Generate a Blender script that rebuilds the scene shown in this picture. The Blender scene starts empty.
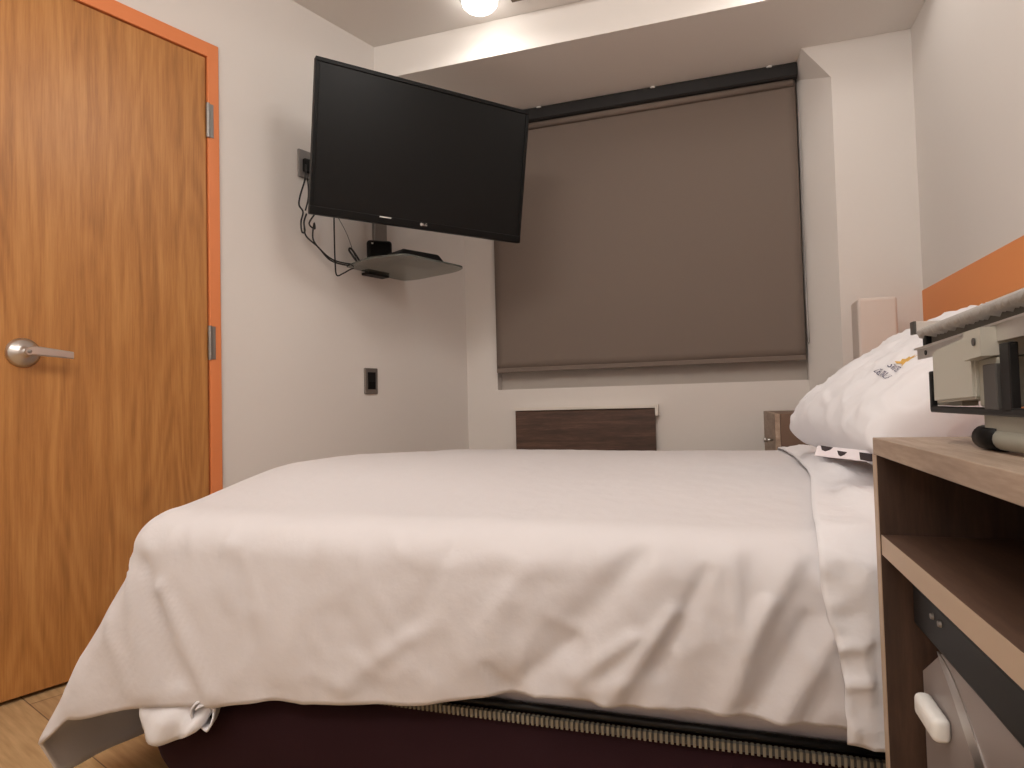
import bpy, bmesh, math, random
from mathutils import Vector, Matrix, noise
from mathutils.bvhtree import BVHTree
random.seed(7)
D = bpy.data
SC = bpy.context.scene
COL = SC.collection

# ---------------------------------------------------------------- camera
cam = D.cameras.new('camera')
camo = D.objects.new('camera', cam); COL.objects.link(camo)
cam.sensor_width = 36.0; cam.sensor_fit = 'HORIZONTAL'
cam.lens = 640.0 / 1024.0 * 36.0
cam.clip_start = 0.02; cam.clip_end = 60
yc = Vector((209, 16, 640)).normalized()                     # room's depth axis in camera space (x right, y down)
xc = -Vector((-1962, 71, 640)).normalized(); xc = (xc - xc.dot(yc) * yc).normalized()
zc = xc.cross(yc)
if zc.y > 0: zc = -zc
R3 = Matrix((xc, yc, zc))
right, up, back = R3 @ Vector((1, 0, 0)), R3 @ Vector((0, -1, 0)), R3 @ Vector((0, 0, -1))
camo.matrix_world = Matrix(((right.x, up.x, back.x, 0), (right.y, up.y, back.y, 0), (right.z, up.z, back.z, .82), (0, 0, 0, 1)))
SC.camera = camo

# ---------------------------------------------------------------- world, exposure
w = D.worlds.new('world'); SC.world = w; w.use_nodes = True
w.node_tree.nodes['Background'].inputs[0].default_value = (1.0, .9, .8, 1)
w.node_tree.nodes['Background'].inputs[1].default_value = 0.02
vs = SC.view_settings
vs.view_transform = 'Standard'; vs.look = 'None'; vs.gamma = 1.0; vs.use_curve_mapping = False
vs.exposure = 0.30

# ---------------------------------------------------------------- ceiling lights
CEIL = 2.558
WARM = (1.0, .955, .905)
def light(name, loc, energy, size, spot=None, blend=.6, target=None, color=WARM):
    l = D.lights.new(name, 'SPOT' if spot else 'POINT')
    l.energy = energy; l.color = color; l.shadow_soft_size = size
    if spot: l.spot_size = math.radians(spot); l.spot_blend = blend
    o = D.objects.new(name, l); COL.objects.link(o); o.location = loc
    if target: o.rotation_euler = (Vector(target) - Vector(loc)).to_track_quat('-Z', 'Y').to_euler()
    return o
HEADS = [(-.915, 2.50), (.36, 2.50)]
for (hx, hy), e in zip(HEADS, (1.7, 3.2)):
    light('ceiling_lamp_glow', (hx, hy, 2.485), e, .05, 174, .15, (hx, hy, 0))
REAR = [(-.15, 1.45), (-.80, .15), (-.30, -.85), (-1.45, -.85)]  # unseen lamps: first read from bed shading, the rest added as fill
for (hx, hy), e in zip(REAR, (12, 17, 21, 17)):
    light('ceiling_lamp_glow', (hx, hy, 2.42), e, .18)

# ---------------------------------------------------------------- helpers
def finish(o, label=None, cat=None, group=None, kind=None):
    if label: o['label'] = label
    if cat: o['category'] = cat
    if group: o['group'] = group
    if kind: o['kind'] = kind
    return o
def thing(name, label, cat, loc=(0, 0, 0), group=None):
    o = D.objects.new(name, None); COL.objects.link(o); o.location = loc
    o.matrix_world = Matrix.Translation(loc); o.empty_display_size = .05
    return finish(o, label, cat, group)
def obj(name, bm, m, parent=None, smooth=False, world=True):
    """link a bmesh built in room coordinates as one mesh object under its parent"""
    me = D.meshes.new(name)
    bmesh.ops.recalc_face_normals(bm, faces=bm.faces)
    bm.to_mesh(me); bm.free()
    o = D.objects.new(name, me); COL.objects.link(o)
    if m:
        for mm in (m if isinstance(m, (list, tuple)) else [m]): me.materials.append(mm)
    if parent:
        o.parent = parent
        off = Vector((0, 0, 0)); p = parent
        while p: off += p.location; p = p.parent
        me.transform(Matrix.Translation(-off))
    if smooth:
        for p in me.polygons: p.use_smooth = True
    return o
def struct(name, bm, m, parent=None, smooth=False):
    o = obj(name, bm, m, parent, smooth)
    if not parent: o['kind'] = 'structure'
    return o
def box(bm, x0, x1, y0, y1, z0, z1, mat=None, bev=0, seg=2):
    r = bmesh.ops.create_cube(bm, size=1)
    vsx = r['verts']
    for v in vsx:
        v.co = Vector((x0 + (v.co.x + .5) * (x1 - x0), y0 + (v.co.y + .5) * (y1 - y0), z0 + (v.co.z + .5) * (z1 - z0)))
    if bev:
        es = list({e for v in vsx for e in v.link_edges})
        rr = bmesh.ops.bevel(bm, geom=es, offset=bev, segments=seg, affect='EDGES', profile=.5)
        vsx = list({v for f in rr['faces'] for v in f.verts} | {v for v in vsx if v.is_valid})
    if mat is not None:
        for v in vsx: v.co = mat @ v.co
    return vsx
def B(*a, **k):
    bm = bmesh.new(); box(bm, *a, **k); return bm
def prism(bm, pts, vec, mat=None):
    a = [bm.verts.new(Vector(p)) for p in pts]
    b = [bm.verts.new(Vector(p) + Vector(vec)) for p in pts]
    n = len(pts)
    bm.faces.new(a); bm.faces.new(b[::-1])
    for i in range(n): bm.faces.new((a[i], b[i], b[(i + 1) % n], a[(i + 1) % n]))
    if mat is not None:
        for v in a + b: v.co = mat @ v.co
    return a + b
def smooth_path(pts, n=8):
    P = [Vector(p) for p in pts]
    if len(P) < 3: return P
    out = []
    for i in range(len(P) - 1):
        p0 = P[max(i - 1, 0)]; p1 = P[i]; p2 = P[i + 1]; p3 = P[min(i + 2, len(P) - 1)]
        for k in range(n):
            t = k / n
            out.append(.5 * ((2 * p1) + (-p0 + p2) * t + (2 * p0 - 5 * p1 + 4 * p2 - p3) * t * t + (-p0 + 3 * p1 - 3 * p2 + p3) * t ** 3))
    out.append(P[-1]); return out
def tube(bm, pts, r, seg=10, caps=True):
    P = [Vector(p) for p in pts]; rings = []
    n = None
    for i, p in enumerate(P):
        t = (P[min(i + 1, len(P) - 1)] - P[max(i - 1, 0)]).normalized()
        if n is None:
            n = t.cross(Vector((0, 0, 1)))
            if n.length < .1: n = t.cross(Vector((1, 0, 0)))
        n = (n - n.dot(t) * t).normalized(); b = t.cross(n)
        rr = r[i] if isinstance(r, (list, tuple)) else r
        rings.append([bm.verts.new(p + (n * math.cos(a) + b * math.sin(a)) * rr) for a in [2 * math.pi * k / seg for k in range(seg)]])
    for a, b in zip(rings, rings[1:]):
        for k in range(seg): bm.faces.new((a[k], a[(k + 1) % seg], b[(k + 1) % seg], b[k]))
    if caps: bm.faces.new(rings[0][::-1]); bm.faces.new(rings[-1])
def lathe(bm, prof, c, ax=(0, 0, 1), seg=32):
    """prof: (radius, height) pairs revolved about the axis through c"""
    ax = Vector(ax).normalized(); q = Vector((0, 0, 1)).rotation_difference(ax).to_matrix(); c = Vector(c); rings = []
    for r, h in prof:
        rings.append([bm.verts.new(c + q @ Vector((r * math.cos(2 * math.pi * k / seg), r * math.sin(2 * math.pi * k / seg), h))) for k in range(seg)])
    for a, b in zip(rings, rings[1:]):
        for k in range(seg): bm.faces.new((a[k], a[(k + 1) % seg], b[(k + 1) % seg], b[k]))
    bm.faces.new(rings[0][::-1]); bm.faces.new(rings[-1])
def sstep(a, b, x):
    t = min(1, max(0, (x - a) / (b - a))); return t * t * (3 - 2 * t)
def srgb(r, g, b):
    f = lambda c: (c / 255) / 12.92 if c / 255 <= .04045 else ((c / 255 + .055) / 1.055) ** 2.4
    return (f(r), f(g), f(b), 1)

# ---------------------------------------------------------------- materials
def mat(name, col, rough=.5, metal=0, spec=.5, bump=None, sheen=0, coat=0):
    m = D.materials.new(name); m.use_nodes = True; nt = m.node_tree; b = nt.nodes['Principled BSDF']
    b.inputs['Base Color'].default_value = col; b.inputs['Roughness'].default_value = rough
    b.inputs['Metallic'].default_value = metal; b.inputs['Specular IOR Level'].default_value = spec
    if sheen: b.inputs['Sheen Weight'].default_value = sheen
    if coat: b.inputs['Coat Weight'].default_value = coat
    if bump:
        sc, st, dist = bump
        tc = nt.nodes.new('ShaderNodeTexCoord'); no = nt.nodes.new('ShaderNodeTexNoise'); bp = nt.nodes.new('ShaderNodeBump')
        no.inputs['Scale'].default_value = sc; no.inputs['Detail'].default_value = 5
        bp.inputs['Strength'].default_value = st; bp.inputs['Distance'].default_value = dist
        nt.links.new(tc.outputs['Object'], no.inputs['Vector']); nt.links.new(no.outputs['Fac'], bp.inputs['Height'])
        nt.links.new(bp.outputs['Normal'], b.inputs['Normal'])
    return m
def wood(name, c0, c1, c2, scale=(1, 1, 1), rot=(0, 0, 0), rough=.5, figure=0.0, fine=60, contrast=1.0):
    """grain runs along local Z of the mapping; scale squeezes it there"""
    m = D.materials.new(name); m.use_nodes = True; nt = m.node_tree; N = nt.nodes; L = nt.links; b = N['Principled BSDF']
    b.inputs['Roughness'].default_value = rough
    tc = N.new('ShaderNodeTexCoord'); mp = N.new('ShaderNodeMapping')
    mp.inputs['Rotation'].default_value = rot; mp.inputs['Scale'].default_value = scale
    L.new(tc.outputs['Object'], mp.inputs['Vector'])
    n1 = N.new('ShaderNodeTexNoise'); n1.inputs['Scale'].default_value = 5; n1.inputs['Detail'].default_value = 3; n1.inputs['Distortion'].default_value = .3
    L.new(mp.outputs['Vector'], n1.inputs['Vector'])
    n2 = N.new('ShaderNodeTexNoise'); n2.inputs['Scale'].default_value = fine; n2.inputs['Detail'].default_value = 6; n2.inputs['Roughness'].default_value = .65
    L.new(mp.outputs['Vector'], n2.inputs['Vector'])
    mx = N.new('ShaderNodeMath'); mx.operation = 'MULTIPLY_ADD'; mx.inputs[1].default_value = .55; L.new(n1.outputs['Fac'], mx.inputs[0])
    m2 = N.new('ShaderNodeMath'); m2.operation = 'MULTIPLY'; m2.inputs[1].default_value = .45; L.new(n2.outputs['Fac'], m2.inputs[0]); L.new(m2.outputs[0], mx.inputs[2])
    last = mx.outputs[0]
    if figure:
        # cathedral figure: contour lines of a stretched noise field
        sep = N.new('ShaderNodeMapping'); sep.inputs['Scale'].default_value = (4.2, 4.2, .62); L.new(tc.outputs['Object'], sep.inputs['Vector'])
        n3 = N.new('ShaderNodeTexNoise'); n3.inputs['Scale'].default_value = 1.9; n3.inputs['Detail'].default_value = 1.0; n3.inputs['Roughness'].default_value = .3
        L.new(sep.outputs['Vector'], n3.inputs['Vector'])
        k = N.new('ShaderNodeMath'); k.operation = 'MULTIPLY'; k.inputs[1].default_value = 62; L.new(n3.outputs['Fac'], k.inputs[0])
        s = N.new('ShaderNodeMath'); s.operation = 'SINE'; L.new(k.outputs[0], s.inputs[0])
        s2 = N.new('ShaderNodeMath'); s2.operation = 'MULTIPLY'; s2.inputs[1].default_value = figure; L.new(s.outputs[0], s2.inputs[0])
        a = N.new('ShaderNodeMath'); a.operation = 'ADD'; L.new(last, a.inputs[0]); L.new(s2.outputs[0], a.inputs[1]); last = a.outputs[0]
    r = N.new('ShaderNodeValToRGB'); e = r.color_ramp.elements
    w_ = .2 / contrast
    e[0].position = .5 - w_; e[0].color = c0; e[1].position = .5 + w_; e[1].color = c2
    mid = r.color_ramp.elements.new(.5); mid.color = c1
    L.new(last, r.inputs['Fac']); L.new(r.outputs['Color'], b.inputs['Base Color'])
    bp = N.new('ShaderNodeBump'); bp.inputs['Strength'].default_value = .08; bp.inputs['Distance'].default_value = .002
    L.new(n2.outputs['Fac'], bp.inputs['Height']); L.new(bp.outputs['Normal'], b.inputs['Normal'])
    return m

M_wall = mat('wall_paint', srgb(226, 220, 215), .75, bump=(35, .12, .004), spec=.3)
M_ceil = mat('ceiling_paint', srgb(236, 231, 226), .8, spec=.3)
M_oak = wood('oak_veneer', srgb(150, 98, 50), srgb(182, 124, 66), srgb(202, 146, 84), (7, 7, .30), rough=.38, figure=.05, fine=30, contrast=.9)
M_orange = mat('orange_paint', srgb(228, 136, 82), .42)
M_stripe = mat('orange_wall_paint', srgb(240, 154, 92), .6)
M_gap = mat('gap_black', srgb(18, 16, 15), .6)
M_chrome = mat('brushed_steel', (.62, .60, .58, 1), .28, 1)
M_steel = mat('satin_steel', (.30, .285, .27, 1), .45, 1)
M_alu = mat('aluminium', (.66, .64, .62, 1), .36, .8)
M_duvet = mat('white_sateen', srgb(217, 213, 215), .55, sheen=.15, spec=.35, bump=(24, .35, .006))
M_sheet = mat('white_percale', srgb(228, 226, 229), .7, sheen=.1, spec=.3, bump=(30, .4, .006))
M_lilac = mat('washed_white_cotton', srgb(222, 215, 219), .75, spec=.3)
M_pillow = mat('pillow_cotton', srgb(222, 220, 223), .7, sheen=.1, spec=.3, bump=(14, .25, .006))
M_base = mat('dark_maroon_fabric', srgb(44, 22, 26), .9, spec=.15, bump=(400, .3, .001))
M_black = mat('black_plastic', srgb(14, 14, 15), .42, spec=.3)
M_bezel = mat('black_gloss_plastic', srgb(5, 5, 5), .42, spec=.2)
M_screen = mat('matte_lcd_glass', srgb(9, 9, 9), .40, spec=.22)
M_cable = mat('black_cable_rubber', srgb(22, 20, 20), .5)
M_white = mat('white_plastic', srgb(232, 230, 226), .4)
M_pale = mat('pale_lacquer', srgb(226, 219, 210), .5)
M_walnut = wood('dark_walnut_laminate', srgb(62, 44, 36), srgb(84, 60, 48), srgb(108, 80, 64), (.9, 9, 9), rough=.5, fine=24, contrast=1.1)
M_walnutv = wood('brown_laminate', srgb(88, 62, 46), srgb(106, 76, 58), srgb(124, 92, 72), (8, 8, .9), rough=.5, fine=24)
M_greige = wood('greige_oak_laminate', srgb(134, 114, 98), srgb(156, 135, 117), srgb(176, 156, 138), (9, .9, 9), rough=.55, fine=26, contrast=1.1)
M_edge = mat('light_edge_band', srgb(180, 157, 134), .5)
M_shadewoodv = wood('shaded_brown_laminate_upright', srgb(58, 41, 32), srgb(70, 50, 39), srgb(84, 61, 48), (9, 9, .9), rough=.55, fine=26, contrast=1.1)  # brown uprights, with the cabinet's inner shade put into the colour
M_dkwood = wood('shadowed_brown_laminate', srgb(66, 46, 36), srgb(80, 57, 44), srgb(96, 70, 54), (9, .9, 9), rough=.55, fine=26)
M_grey = mat('grey_green_plastic', srgb(150, 148, 136), .5)
M_dgrey = mat('dark_grey_plastic', srgb(70, 68, 66), .5)
M_clamp = mat('off_white_plastic', srgb(182, 180, 170), .5)
M_cover = mat('grey_cotton_cover', srgb(160, 156, 152), .9, bump=(300, .4, .001))
M_mesh = mat('dark_metal_mesh', srgb(86, 82, 74), .6, .3)
M_fridge = mat('silver_grey_door', srgb(150, 140, 136), .35, .2)
M_shade = mat('frosted_pale_shade', srgb(218, 206, 198), .85)
M_gold = mat('gold_thread', srgb(205, 160, 70), .6)
M_navy = mat('navy_thread', srgb(70, 66, 98), .8)
M_print = mat('dark_print', srgb(42, 30, 34), .8)
M_cassette = mat('charcoal_aluminium', srgb(34, 32, 32), .5, .2)
M_bronze = mat('bronze_rail', srgb(96, 76, 58), .5, .4)
M_winframe = mat('window_frame_white', srgb(196, 188, 180), .5)

def fabric_blind():
    m = mat('taupe_screen_fabric', srgb(124, 111, 102), .85, spec=.2)
    nt = m.node_tree; b = nt.nodes['Principled BSDF']
    tc = nt.nodes.new('ShaderNodeTexCoord'); wv = nt.nodes.new('ShaderNodeTexWave'); wv.inputs['Scale'].default_value = 260
    bp = nt.nodes.new('ShaderNodeBump'); bp.inputs['Strength'].default_value = .12; bp.inputs['Distance'].default_value = .0005
    nt.links.new(tc.outputs['Object'], wv.inputs['Vector']); nt.links.new(wv.outputs['Fac'], bp.inputs['Height']); nt.links.new(bp.outputs['Normal'], b.inputs['Normal'])
    return m
M_blind = fabric_blind()
def glass(name, col, rough=.03, alpha=.45):
    m = mat(name, col, rough, spec=.6)
    b = m.node_tree.nodes['Principled BSDF']
    b.inputs['Transmission Weight'].default_value = alpha; b.inputs['IOR'].default_value = 1.45
    return m
M_glass = glass('smoked_glass', srgb(150, 156, 148), .05, .75)
M_pane = mat('night_window_glass', srgb(20, 22, 28), .05, spec=.6)
def emit(name, col, st):
    m = D.materials.new(name); m.use_nodes = True; nt = m.node_tree
    e = nt.nodes.new('ShaderNodeEmission'); e.inputs[0].default_value = (*col, 1); e.inputs[1].default_value = st
    nt.links.new(e.outputs[0], nt.nodes['Material Output'].inputs[0]); return m
M_lens = emit('lit_lens', (1, .95, .88), 7)
def floor_mat():
    m = mat('pale_wood_planks', srgb(190, 160, 120), .42)
    nt = m.node_tree; N = nt.nodes; L = nt.links; b = N['Principled BSDF']
    tc = N.new('ShaderNodeTexCoord'); mp = N.new('ShaderNodeMapping'); L.new(tc.outputs['Object'], mp.inputs['Vector'])
    mp.inputs['Rotation'].default_value = (0, 0, math.radians(20))
    br = N.new('ShaderNodeTexBrick'); br.inputs['Scale'].default_value = 1
    br.inputs['Brick Width'].default_value = .9; br.inputs['Row Height'].default_value = .15; br.inputs['Mortar Size'].default_value = .0016
    br.inputs['Color1'].default_value = srgb(206, 174, 130); br.inputs['Color2'].default_value = srgb(186, 152, 112); br.inputs['Mortar'].default_value = srgb(116, 90, 64)
    L.new(mp.outputs['Vector'], br.inputs['Vector'])
    m2 = N.new('ShaderNodeMapping'); m2.inputs['Scale'].default_value = (1.5, 16, 1); L.new(mp.outputs['Vector'], m2.inputs['Vector'])
    no = N.new('ShaderNodeTexNoise'); no.inputs['Scale'].default_value = 5; no.inputs['Detail'].default_value = 6; L.new(m2.outputs['Vector'], no.inputs['Vector'])
    rp = N.new('ShaderNodeValToRGB'); rp.color_ramp.elements[0].position = .3; rp.color_ramp.elements[0].color = (.62, .56, .48, 1); rp.color_ramp.elements[1].position = .7; rp.color_ramp.elements[1].color = (1, 1, 1, 1)
    L.new(no.outputs['Fac'], rp.inputs['Fac'])
    mx = N.new('ShaderNodeMix'); mx.data_type = 'RGBA'; mx.blend_type = 'MULTIPLY'; mx.inputs[0].default_value = .7
    L.new(br.outputs['Color'], mx.inputs[6]); L.new(rp.outputs['Color'], mx.inputs[7]); L.new(mx.outputs[2], b.inputs['Base Color'])
    return m
M_floor = floor_mat()

# ---------------------------------------------------------------- room shell
XR, YC, YB, YF = .83, 3.109, 3.29, -1.6
SOF_Y, SOF_Z = 2.68, 2.394
# left wall frame: s along the wall, o out into the room, z up
UD = Vector((.325, 1, 0)).normalized(); UN = Vector((1, -.325, 0)).normalized()
LWM = Matrix(((UD.x, UN.x, 0, -2.4), (UD.y, UN.y, 0, 0), (0, 0, 1, 0), (0, 0, 0, 1)))
def lw(s, o, z): return LWM @ Vector((s, o, z))
struct('floor', B(-3.4, 1.1, YF - .1, YB + .2, -.06, 0), M_floor)
struct('ceiling', B(-3.4, 1.1, YF - .1, YB + .3, CEIL, CEIL + .06), M_ceil)
DS0, DS1, DTOP = 1.335, 1.982, 2.144
bm = bmesh.new()
FS0, FS1, FTOP = DS0 - .048, DS1 + .048, 2.203
box(bm, -1.75, FS0, -.12, 0, 0, CEIL, LWM)
box(bm, FS0, FS1, -.12, 0, FTOP, CEIL, LWM)
box(bm, FS1, 3.62, -.12, 0, 0, CEIL, LWM)
struct('wall_left', bm, M_wall)
WX0, WX1, WZ0 = -1.153, .397, .905
bm = bmesh.new()
box(bm, -1.6, WX0, YB, YB + .14, 0, CEIL)
box(bm, WX1, 1.0, YB, YB + .14, 0, CEIL)
box(bm, WX0, WX1, YB, YB + .14, 0, WZ0)
box(bm, WX0, WX1, YB, YB + .14, SOF_Z, CEIL)
struct('wall_back', bm, M_wall)
struct('wall_right', B(XR, XR + .12, YF, YB + .1, 0, CEIL), M_wall)
struct('wall_front', B(-3.3, XR, YF - .12, YF, 0, CEIL), M_wall)
struct('trim_1', B(-1.9, XR, SOF_Y, YB, SOF_Z, CEIL - .001), M_ceil)          # soffit over the window
# protruding column beside the window, its top corner flared towards the soffit
bm = bmesh.new()
fr = [(.397, YC, SOF_Z), (.514, YC, 2.241), (.512, YC, 0), (XR, YC, 0), (XR, YC, SOF_Z)]
re = [(.388, YB, SOF_Z), (.397, YB, 2.335), (.397, YB, 0), (XR, YB, 0), (XR, YB, SOF_Z)]
a = [bm.verts.new(p) for p in fr]; b = [bm.verts.new(p) for p in re]
bm.faces.new(a); bm.faces.new(b[::-1])
for i in range(5): bm.faces.new((a[i], b[i], b[(i + 1) % 5], a[(i + 1) % 5]))
struct('trim_2', bm, M_wall)
# painted orange band behind the headboard side
struct('trim_3', B(XR - .004, XR, .1, YC, .55, 1.262), M_stripe)

# window in its recess, night outside
bm = bmesh.new()
y0, y1 = YB + .075, YB + .115
box(bm, WX0, WX1, y0, y1, WZ0, WZ0 + .10); box(bm, WX0, WX1, y0, y1, SOF_Z - .05, SOF_Z)
box(bm, WX0, WX0 + .05, y0, y1, WZ0 + .10, SOF_Z - .05); box(bm, WX1 - .05, WX1, y0, y1, WZ0 + .10, SOF_Z - .05)
box(bm, -.40, -.35, y0, y1, WZ0 + .10, SOF_Z - .05)
win = struct('window_1', bm, M_winframe)
obj('pane', B(WX0 + .04, WX1 - .04, y0 + .012, y0 + .02, WZ0 + .08, SOF_Z - .03), M_pane, win)

# ---------------------------------------------------------------- door
fr_ = bmesh.new()
box(fr_, FS0, DS0 - .004, -.10, .012, 0, FTOP, LWM, .003); box(fr_, DS1 + .004, FS1, -.10, .012, 0, FTOP, LWM, .003)
box(fr_, FS0 + .002, FS1 - .002, -.10, .0115, DTOP + .004, FTOP, LWM, .003)
struct('trim_4', fr_, M_orange)
g = bmesh.new()
box(g, DS0 - .0038, DS1 + .0038, -.09, -.05, .002, DTOP + .0038, LWM)
struct('trim_5', g, M_gap)                                        # black sheet for the dark of the gap around the door
dbm = bmesh.new(); box(dbm, DS0, DS1, -.044, .004, .012, DTOP, LWM, .002)
door = struct('door_1', dbm, None)
door.data.materials.append(M_oak)
hs, hz = 1.418, 1.012
rb = bmesh.new(); lathe(rb, [(.0435, 0), (.0435, .004), (.036, .012), (.020, .022), (.013, .026), (.011, .045)], lw(hs, .004, hz), UN, 40)
rose = obj('rose', rb, M_chrome, door, True)
lb = bmesh.new()
P = [(hs - .004, .052, hz + .002), (hs + .02, .056, hz + .002), (hs + .06, .055, hz - .001), (hs + .115, .050, hz - .006)]
secs = []
for (s, o, z), (hh, tt) in zip(P, [(.012, .010), (.014, .007), (.012, .005), (.0105, .005)]):
    secs.append([lb.verts.new(lw(s, o + dx * tt, z + dz * hh)) for dx, dz in ((-1, -.7), (-.6, -1), (.6, -1), (1, -.7), (1, .7), (.6, 1), (-.6, 1), (-1, .7))])
for q, r in zip(secs, secs[1:]):
    for k in range(8): lb.faces.new((q[k], q[(k + 1) % 8], r[(k + 1) % 8], r[k]))
lb.faces.new(secs[0][::-1]); lb.faces.new(secs[-1])
lathe(lb, [(.010, 0), (.010, .022)], lw(hs, .040, hz), UN, 20)
obj('lever', lb, M_chrome, door, False)
kb = bmesh.new(); lathe(kb, [(.0055, 0), (.0055, .003), (.003, .004)], lw(hs, .062, hz), UN, 16); obj('keyhole_plug', kb, M_steel, door, True)
for z0, z1 in ((1.842, 1.971), (1.015, 1.140)):
    hb = bmesh.new()
    tube(hb, [lw(DS1 + .004, .012, z0), lw(DS1 + .004, .012, z1)], .0075, 14)
    for k in range(1, 5):
        zz = z0 + (z1 - z0) * k / 5; tube(hb, [lw(DS1 + .004, .012, zz - .0012), lw(DS1 + .004, .012, zz + .0012)], .0082, 14)
    box(hb, DS1 + .004, DS1 + .024, .0115, .0145, z0 + .002, z1 - .002, LWM)
    obj('hinge', hb, M_steel, door)

# ---------------------------------------------------------------- roller blind
BY = 3.262
bl = thing('roller_blind', 'taupe roller blind drawn down over the window, with a charcoal top cassette', 'blind', (-.38, BY, 1.0))
bx0, bx1 = -1.145, .384
bb = bmesh.new()
n = 40; rows = 30
gv = [[bb.verts.new((bx0 + (bx1 - bx0) * i / n, BY + .0018 * math.sin(i * .5 + j * .11) * (1 - j / rows), 1.012 + (2.33 - 1.012) * j / rows)) for i in range(n + 1)] for j in range(rows + 1)]
for j in range(rows):
    for i in range(n): bb.faces.new((gv[j][i], gv[j][i + 1], gv[j + 1][i + 1], gv[j + 1][i]))
so = obj('fabric', bb, M_blind, bl, True)
md = so.modifiers.new('thick', 'SOLIDIFY'); md.thickness = .0012
obj('bottom_bar', B(bx0, bx1, BY - .006, BY + .006, .996, 1.020, bev=.003), M_blind, bl)
cb = bmesh.new()
prism(cb, [(bx0 - .005, BY + .025, SOF_Z), (bx0 - .005, BY - .035, SOF_Z), (bx0 - .005, BY - .045, SOF_Z - .008), (bx0 - .005, BY - .045, SOF_Z - .062), (bx0 - .005, BY - .036, SOF_Z - .07), (bx0 - .005, BY + .025, SOF_Z - .07)], (bx1 - bx0 + .012, 0, 0))
obj('cassette', cb, M_cassette, bl)
tb = bmesh.new(); tube(tb, [(bx0 + .01, BY - .012, SOF_Z - .085), (bx1 - .01, BY - .012, SOF_Z - .085)], .016, 16)
obj('roller_tube', tb, M_blind, bl, True)
for x in (-.27, -.86, .27):
    obj('mounting_clip', B(x - .012, x + .012, BY - .05, BY - .02, SOF_Z - .010, SOF_Z - .002, bev=.001), M_white, bl)
ch = bmesh.new()
for dx, dy in ((0, 0), (.006, -.004)):
    tube(ch, smooth_path([(bx1 + .004, BY - .02, SOF_Z - .06), (bx1 + .006 + dx * .3, BY - .022 + dy, 1.9), (bx1 + .004 + dx, BY - .022 + dy, 1.5), (bx1 + .008 + dx, BY - .022 + dy, 1.08)]), .0014, 6)
tube(ch, smooth_path([(bx1 + .008, BY - .022, 1.08), (bx1 + .011, BY - .024, 1.07), (bx1 + .014, BY - .026, 1.08)]), .0014, 6)
obj('pull_chain', ch, M_steel, bl, True)

# ---------------------------------------------------------------- wall panel console under the window
pn = thing('wall_console', 'dark walnut panel with a pale top edge fixed low on the wall under the window', 'cabinet', (-.68, YB, .3))
obj('front_panel', B(-1.045, -.315, YB - .035, YB - .012, .32, .789, bev=.001), M_walnut, pn)
obj('carcass', B(-1.03, -.33, YB - .012, YB, .33, .79), M_pale, pn)
tp = bmesh.new(); box(tp, -1.045, -.298, YB - .05, YB - .0005, .790, .806, bev=.001); box(tp, -.313, -.298, YB - .05, YB - .0005, .752, .790)
obj('top_lip', tp, M_pale, pn)

# ---------------------------------------------------------------- switch / socket on the left wall
def ll(y): return y * 1.0515
sw = thing('wall_switch', 'black rocker switch in a brushed grey plate low on the wall left of the window', 'switch', lw(ll(2.623), 0, .948))
s0, s1 = ll(2.586), ll(2.661)
pb = bmesh.new(); box(pb, s0, s1, 0, .010, .889, 1.009, LWM, .004); obj('plate', pb, M_steel, sw)
pb = bmesh.new(); box(pb, s0 + .016, s1 - .016, .009, .013, .910, .990, LWM, .002); obj('rocker', pb, M_black, sw)
pb = bmesh.new(); box(pb, s0 + .020, s1 - .020, .012, .0145, .912, .946, LWM, .001); obj('rocker_insert', pb, M_bezel, sw)
so_ = thing('wall_socket', 'grey wall socket plate behind the left edge of the television', 'socket', lw(ll(2.285), 0, 1.865))
s0, s1 = ll(2.262), ll(2.345)
pb = bmesh.new(); box(pb, s0, s1, 0, .012, 1.806, 1.925, LWM, .003); obj('plate', pb, mat('grey_socket_plastic', srgb(128, 124, 122), .45), so_)
pb = bmesh.new(); box(pb, s0 + .018, s1 - .01, .011, .030, 1.83, 1.885, LWM, .003); obj('plug', pb, M_black, so_)

# ---------------------------------------------------------------- television
TL, TR_, BR_, BL_ = Vector((-1.368, 1.991, 2.124)), Vector((-.751, 2.673, 2.107)), Vector((-.84, 2.717, 1.545)), Vector((-1.457, 2.035, 1.563))
W_, H_ = .92, .57
tc_ = (TL + TR_ + BR_ + BL_) / 4
ex = ((TR_ - TL) + (BR_ - BL_)).normalized(); ez = ((TL - BL_) + (TR_ - BR_)); ez = (ez - ez.dot(ex) * ex).normalized(); ey = ez.cross(ex)
TM = Matrix(((ex.x, ey.x, ez.x, tc_.x), (ex.y, ey.y, ez.y, tc_.y), (ex.z, ey.z, ez.z, tc_.z), (0, 0, 0, 1)))   # local -y faces the viewer
if (TM.to_3x3() @ Vector((0, 1, 0))).dot(tc_) < 0: pass
tv = thing('television', 'black flat screen television tilted on an arm high on the left wall', 'television', tc_)
t = bmesh.new()
box(t, -W_/2, W_/2, .004, .028, -H_/2, H_/2, TM, .004)
box(t, -W_/2 + .10, W_/2 - .10, .026, .058, -H_/2 + .05, H_/2 - .12, TM, .012)
obj('housing', t, M_black, tv)
t = bmesh.new(); bz = .016
box(t, -W_/2, W_/2, -.004, .006, H_/2 - bz, H_/2, TM, .002); box(t, -W_/2, W_/2, -.006, .006, -H_/2, -H_/2 + .030, TM, .003)
box(t, -W_/2, -W_/2 + bz, -.004, .006, -H_/2 + .028, H_/2 - bz, TM, .002); box(t, W_/2 - bz, W_/2, -.004, .006, -H_/2 + .028, H_/2 - bz, TM, .002)
obj('bezel', t, M_bezel, tv)
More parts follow.
